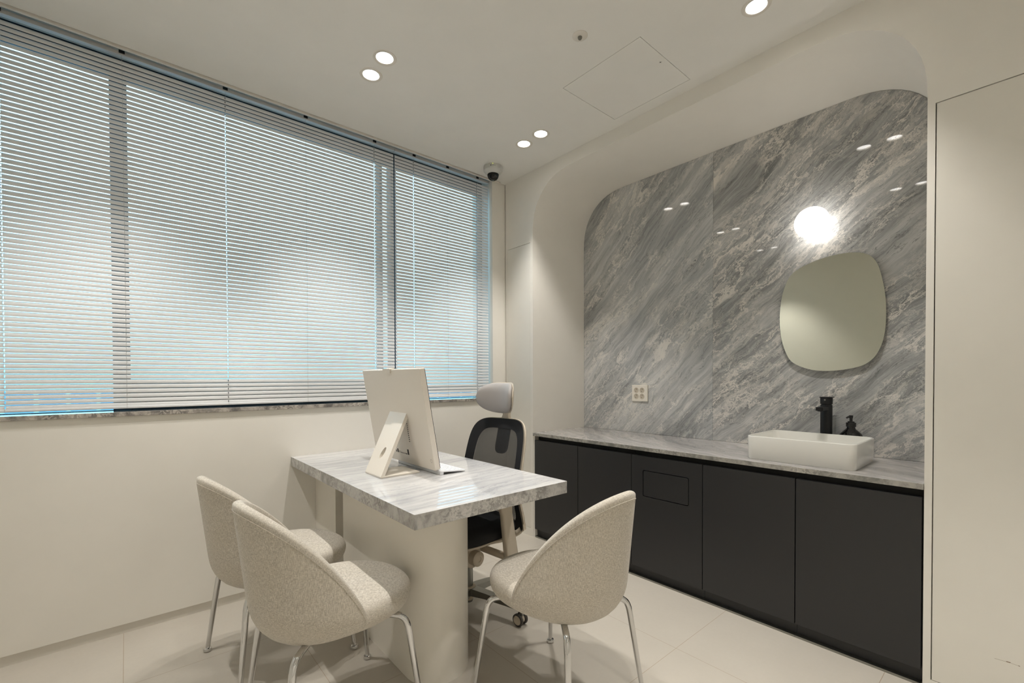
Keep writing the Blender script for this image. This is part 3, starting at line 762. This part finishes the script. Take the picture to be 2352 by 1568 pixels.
# ------------------------------------------------------------------ shell chairs
def make_chair():
    t_ = thing('dining_chair', '', 'chair', (0, 0, 0), 0, 'beige upholstered shell chairs round the desk')
    # back shell: columns round the seat, each a closed loop through the padded wall
    AX, BY, X0 = .262, .238, .000
    th = math.radians(100); nC = 40; bm = B(); cols = []
    def top(u): return .395+(.816-.395)*max(0., 1-abs(u)**2.2)**.92
    for i in range(nC+1):
        u = -1+2*i/nC; a = u*th; zt = top(u); zb = .352+.036*abs(u)**3
        T = .036*(1-.25*abs(u)**6); ring = []
        def rad(z):   # tuck under at the bottom, gentle lean at the top
            k = 1.-.24*max(0., (.465-z)/.113)**2.2
            return k
        def pt(z, inset):
            k = rad(z); ca, sa = math.cos(a), math.sin(a)
            x = X0-(AX*k-inset)*ca - .12*max(0., z-.44)*max(0, ca); y = (BY*k-inset*.95)*sa
            y *= 1-.05*max(0., (z-.45)/.35)
            return Vector((x, y, z))
        N = 11; H = zt-zb
        outer = [pt(zb+H*s/N, 0) for s in range(N)]
        r = T/2; ztc = zt-r*.8
        cap = []
        for q in range(7):
            b_ = PI*q/6; cap.append(pt(ztc+r*.8*math.sin(b_), r-r*math.cos(b_)))
        outer = [pt(zb+(ztc-zb)*s/N, 0) for s in range(N)]
        inner = [pt(ztc-(ztc-zb-.01)*s/N, T) for s in range(1, N+1)]
        cols.append([bm.verts.new(p) for p in outer+cap+inner])
    n = len(cols[0])
    for A_, D_ in zip(cols, cols[1:]):
        for k in range(n): bm.faces.new((A_[k], D_[k], D_[(k+1) % n], A_[(k+1) % n]))
    bm.faces.new(cols[0]); bm.faces.new(cols[-1][::-1])
    o = obj('backrest', bm, 'fabric', t_, smooth=70, local=True); subsurf(o, 1)
    # seam just outside the rim
    bm = B(); path = []
    for i in range(nC+1):
        u = -1+2*i/nC; a = u*th*.995; z = top(u)-.026
        k = 1.-.24*max(0., (.465-z)/.113)**2.2; ca, sa = math.cos(a), math.sin(a)
        y = (BY*k+.0006)*sa*(1-.05*max(0., (z-.45)/.35))
        path.append((X0-(AX*k+.0006)*ca-.12*max(0., z-.44)*max(0, ca), y, max(z, .376)))
    tube(bm, path, .0011, 6); obj('seam', bm, 'fabric', o, local=True)
    # seat pad
    bm = B(); loops = []
    def sup(sc, z, ex=0.):
        L = []
        for i in range(48):
            a = 2*PI*i/48; c, s = math.cos(a), math.sin(a)
            hx = .262 if c > 0 else .225; hy = .232-.014*max(0, c)
            e = 2/2.35
            L.append((hx*sc*math.copysign(abs(c)**e, c)+.012, hy*sc*math.copysign(abs(s)**e, s), z+ex*(c if c > 0 else 0)))
        return L
    for sc, z in ((.55, .372), (.80, .372), (.90, .378), (.965, .394), (1.0, .418), (.995, .438), (.965, .454), (.90, .464), (.75, .4695), (.45, .472), (.15, .473)):
        loops.append(sup(sc, z, -.006))
    loft(bm, loops); o = obj('seat', bm, 'fabric', t_, smooth=80, local=True); subsurf(o, 1)
    obj('under_plate', box(B(), -.13, .13, -.13, .13, .352, .374, bev=.004), 'blackplas', t_, local=True)
    for sx_ in (-1, 1):
        for sy_ in (-1, 1):
            f = .2275; tp = .360 if sx_ < 0 else .366
            pts = [(sx_*.10, sy_*.10, tp), (sx_*.160, sy_*.160, tp-.002), (sx_*.180, sy_*.180, tp-.012), (sx_*.1895, sy_*.1895, tp-.032), (sx_*.1945, sy_*.1945, tp-.062), (sx_*f, sy_*f, .012)]
            p = smooth_path(pts[:5], 5)+[Vector(pts[4]).lerp(Vector(pts[5]), q/6) for q in range(1, 7)]
            rad = [.0115]*(len(p)-6)+[.0115-.0028*q/6 for q in range(1, 7)]
            lg = obj('leg', tube(B(), p, rad, 16), 'chrome', t_, smooth=50, local=True)
            obj('foot_glide', lathe(B(), [(.011, .016), (.015, .014), (.0165, .008), (.0165, .004), (.013, 0)], (sx_*f, sy_*f, 0), 20), 'chrome', lg, smooth=40, local=True)
    return t_
ch = make_chair()
ch.location = (.508, 2.172, 0); ch.rotation_euler.z = math.radians(6)
ch['label'] = 'beige fabric shell chair nearest the window wall, partly hidden behind another'
c2 = copy_tree(ch); c2.location = (.550, 1.628, 0); c2.rotation_euler.z = math.radians(1.5)
c2['label'] = 'beige fabric shell chair in the left foreground with its seat at the desk pedestal'
c3 = copy_tree(ch); c3.location = (1.243, 1.186, 0); c3.rotation_euler.z = math.radians(95)
c3['label'] = 'beige fabric shell chair in front of the black cabinets, its back to the room'

# ------------------------------------------------------------------ office chair (local frame: faces +x)
def office_chair():
    t_ = thing('office_chair', 'black mesh office chair with grey headrest and beige frame behind the desk', 'office chair', (0, 0, 0))
    K = dict(local=True)
    hub = obj('star_base_hub', lathe(B(), [(.026, .052), (.028, .055), (.028, .075), (.040, .082), (.040, .118), (.033, .122)], n=28), 'chairplas', t_, smooth=35, **K)
    obj('gas_lift', lathe(B(), [(.0235, .040), (.0250, .045), (.0250, .24), (.014, .242), (.014, .37)], n=24), 'alu', t_, smooth=35, **K)
    for i in range(5):
        a = math.radians(i*72+30); c, s = math.cos(a), math.sin(a); R_ = .325
        Ls_ = []
        for r, w_, z0, z1 in ((.02, .026, .080, .118), (.12, .024, .086, .114), (.24, .020, .082, .102), (.335, .016, .076, .090)):
            Ls_.append([(r*c-y_*s, r*s+y_*c, z) for y_, z in ((-w_, z0), (w_, z0), (w_*.9, z1), (-w_*.9, z1))])
        leg = obj('star_base_leg', loft(B(), Ls_), 'alu', t_, **K)
        cs2 = obj('caster', tube(B(), [(R_*c, R_*s, .082), (R_*c, R_*s, .050)], .008, 12), 'alu', t_, smooth=40, **K)
        b_ = a+.9+i*.5; dx, dy = math.cos(b_), math.sin(b_)
        wx, wy = R_*c-dy*.012, R_*s+dx*.012
        obj('caster_fork', tube(B(), [(wx-dx*.010, wy-dy*.010, .030), (wx+dx*.010, wy+dy*.010, .030)], .021, 20), 'chairplas', cs2, smooth=40, **K)
        for k in (-1, 1):
            p0 = Vector((wx+dx*.010*k, wy+dy*.010*k, .0300)); p1 = Vector((wx+dx*.026*k, wy+dy*.026*k, .0300))
            mid = p0.lerp(p1, .5); d_ = (p1-p0)
            bm = tube(B(), [p0, p0+d_*.15, p0+d_*.75, p1-d_*.06], [.027, .030, .030, .026], 28)
            wh = obj('wheel', bm, 'tyre', cs2, smooth=40, **K)
            obj('wheel_cap', tube(B(), [p1-d_*.08, p1], [.0225, .021], 24), 'chairplas', wh, smooth=40, **K)
    # tilt mechanism with the round side knobs
    bm = B(); box(bm, -.11, .13, -.065, .065, .315, .375, bev=.012)
    mech = obj('tilt_mechanism', bm, 'blackplas', t_, smooth=40, **K)
    obj('mechanism_cover', lathe(B(), [(.0001, -.10), (.050, -.10), (.054, -.096), (.054, .096), (.050, .10), (.0001, .10)], (.050, 0, .308), 32, 'y'), 'chairplas', t_, smooth=40, **K)
    for k in (-1, 1):
        obj('tension_knob', lathe(B(), [(.0001, k*.140), (.012, k*.139), (.013, k*.142), (.030, k*.142), (.036, k*.137), (.036, k*.100)], (.050, 0, .308), 32, 'y'), 'chairplas', mech, smooth=40, **K)
    # seat cushion and pan
    def pad(hx, hy, cx_, z, e=2/3.2): return [(cx_+hx*math.copysign(abs(math.cos(a))**e, math.cos(a)), hy*math.copysign(abs(math.sin(a))**e, math.sin(a)), z-.012*max(0, math.cos(a))**4) for a in (2*PI*i/48 for i in range(48))]
    o = obj('seat', loft(B(), [pad(.20, .19, .05, .418), pad(.238, .238, .05, .422), pad(.246, .247, .05, .440), pad(.243, .244, .05, .462), pad(.225, .225, .05, .478), pad(.16, .16, .05, .482), pad(.05, .05, .05, .480)]), 'seatblack', t_, smooth=80, **K)
    obj('seat_pan', loft(B(), [pad(.17, .16, .05, .398), pad(.225, .225, .05, .404), pad(.243, .243, .05, .414), pad(.240, .240, .05, .420)]), 'chairplas', t_, smooth=60, **K)
    # backrest: curved rounded-rectangle outline
    def bk(y, z):   # surface of the back: leans and wraps forward at the sides
        x = -.185 - (.24*(z-.60) if z > .60 else .30*(.60-z)) + .95*y*y
        return Vector((x, y, z))
    def oline(s=1., ins=0.):
        L = []; n_ = 56
        for i in range(n_):
            a = 2*PI*i/n_; c, sn = math.cos(a), math.sin(a); e = 2/5.2
            yy = math.copysign(abs(c)**e, c); zz = math.copysign(abs(sn)**e, sn)
            hw = (.214+.016*zz*(-1) if zz < 0 else .214-.010*zz)
            L.append(((hw-ins)*yy, .672+(.295-ins)*zz))
        return L
    fr_ = oline(); bm = B(); cl_ = [bk(y, z) for y, z in fr_]; cl_.append(cl_[0].copy())
    rings = []
    n_ = len(fr_)
    for i in range(n_):
        p = cl_[i]; d = (cl_[(i+1) % n_]-cl_[i-1]).normalized(); nx = Vector((1, 0, 0)); s_ = d.cross(nx).normalized()
        rings.append([bm.verts.new(p+s_*a_+nx*b_) for a_, b_ in ((-.009, .001), (.009, .001), (.010, -.008), (.004, -.017), (-.006, -.016))])
    for i in range(n_):
        A_, D_ = rings[i], rings[(i+1) % n_]
        for k in range(5): bm.faces.new((A_[k], A_[(k+1) % 5], D_[(k+1) % 5], D_[k]))
    bf = obj('back_frame', bm, 'chairplas', t_, smooth=40, **K)
    def membrane(inner, outer_, off, mat, name):
        bm = B(); vin = [bm.verts.new(bk(y, z)+Vector((off, 0, 0))) for y, z in outer_]
        if inner:
            vo = [bm.verts.new(bk(y, z)+Vector((off, 0, 0))) for y, z in inner]; m_ = len(vin)
            for i in range(m_): bm.faces.new((vin[i], vin[(i+1) % m_], vo[(i+1) % m_], vo[i]))
            return obj(name, bm, mat, t_, **K)
        return bm
    # band: solid edge of the mesh; field: the open weave, as concentric loops so that it follows the curve
    band = B(); Ls2 = [[bk(y, z)+Vector((.0085, 0, 0)) for y, z in oline(ins=q)] for q in (-.006, .012, .030, .048)]
    loft(band, Ls2, False, False); obj('mesh_border', band, 'seatblack', t_, smooth=60, **K)
    fld = B(); Ls3 = []
    base_ = oline(ins=.046)
    for q in (1, .85, .7, .55, .4, .25, .1): Ls3.append([bk(y*q, .672+(z-.672)*q)+Vector((.005, 0, 0)) for y, z in base_])
    loft(fld, Ls3, False, True); obj('mesh_back', fld, 'mesh', t_, smooth=60, **K)
    # lumbar / height slider behind the mesh
    bm = B(); Ls4 = [[(bk(0, z).x-.020+dx_, y, z) for y, z in [(a_*.9, b_) for a_, b_ in rrect(-.050, .050, .78, .955, .035, 5)]] for dx_ in (0, .012)]
    loft(bm, Ls4); obj('back_slider', bm, 'blackplas', t_, **K)
    # lower support: curved beige spine and wings
    for k in (-1, 1):
        p = smooth_path([(-.05, k*.06, .350), (-.15, k*.10, .350), (-.19, k*.14, .368), (-.215, k*.178, .40), (-.200, k*.200, .47)], 5)
        rad_ = [.022-.010*i/(len(p)-1) for i in range(len(p))]
        obj('back_support', tube(B(), p, rad_, 14), 'chairplas', t_, smooth=50, **K)
    bm = B(); Lc = []
    for y in [(-.22+.44*i/10) for i in range(11)]:
        q = bk(y, .43); Lc.append([(q.x+a_, y, q.z+b_) for a_, b_ in ((.006, .014), (-.014, .014), (-.020, -.018), (.000, -.022))])
    loft(bm, Lc); obj('lower_rail', bm, 'chairplas', t_, smooth=40, **K)
    # headrest
    top_ = bk(0, .965)
    obj('headrest_stem', loft(B(), [[(x+top_.x, y, z) for x, y in rrect(-a_, b_, -w_, w_, .008, 4)] for z, a_, b_, w_ in ((.945, .026, .000, .036), (.975, .030, -.004, .030), (.992, .032, -.008, .024), (1.02, .036, -.012, .028), (1.055, .036, -.016, .032), (1.075, .034, -.016, .030))]), 'chairplas', t_, smooth=60, **K)
    bm = B(); Lh = []
    for i in range(25):
        y = -.135+.27*i/24; v = abs(y)/.135; h_ = .080*(1-v**3.2)**.5+.004; zc_ = 1.088+.010*v*v; xc = top_.x+.012+4.2*y*y
        L = []
        for j in range(20):
            a = 2*PI*j/20; ca, sa = math.cos(a), math.sin(a)
            dpt = (.034 if ca > 0 else .016)*(1-v**4)**.5+.003
            L.append((xc+dpt*ca-.10*sa*h_, y, zc_+h_*math.copysign(abs(sa)**.85, sa)))
        Lh.append(L)
    loft(bm, Lh); hp = obj('headrest_pad', bm, 'headpad', t_, smooth=80, **K)
    bm = B(); Lh = []
    for i in range(25):
        y = -.138+.276*i/24; v = abs(y)/.138; h_ = .083*(1-v**3.2)**.5+.004; zc_ = 1.088+.010*v*v; xc = top_.x-.004+4.2*y*y
        L = []
        for j in range(16):
            a = 2*PI*j/16; ca, sa = math.cos(a), math.sin(a)
            L.append((xc+.008*ca-.10*sa*h_, y, zc_+h_*math.copysign(abs(sa)**.7, sa)))
        Lh.append(L)
    loft(bm, Lh); obj('headrest_shell', bm, 'chairplas', hp, smooth=80, **K)
    # armrests
    for k in (-1, 1):
        Lp = []
        for z, x_, w_, d_ in ((.300, -.040, .040, .018), (.34, -.036, .040, .017), (.45, -.018, .036, .016), (.55, -.002, .034, .015), (.625, .012, .046, .016), (.650, .020, .066, .018)):
            yy = k*.276
            Lp.append([(x_+a_, yy+b_, z) for a_, b_ in rrect(-w_, w_, -d_, d_, .010, 3)])
        ap = obj('arm_post', loft(B(), Lp), 'chairplas', t_, smooth=45, **K)
        obj('arm_bracket', tube(B(), [(-.035, k*.05, .325), (-.035, k*.272, .325)], .018, 12), 'chairplas', ap, smooth=45, **K)
        obj('arm_pad', prism(B(), rrect(-.16, .085, k*.282-.040, k*.282+.040, .03, 5), 'z', .650, .676, bev=.008, seg=3), 'seatblack', t_, smooth=50, **K)
    return t_
oc = office_chair()
oc.location = (1.342, 1.925, 0); oc.rotation_euler.z = math.radians(180+6)
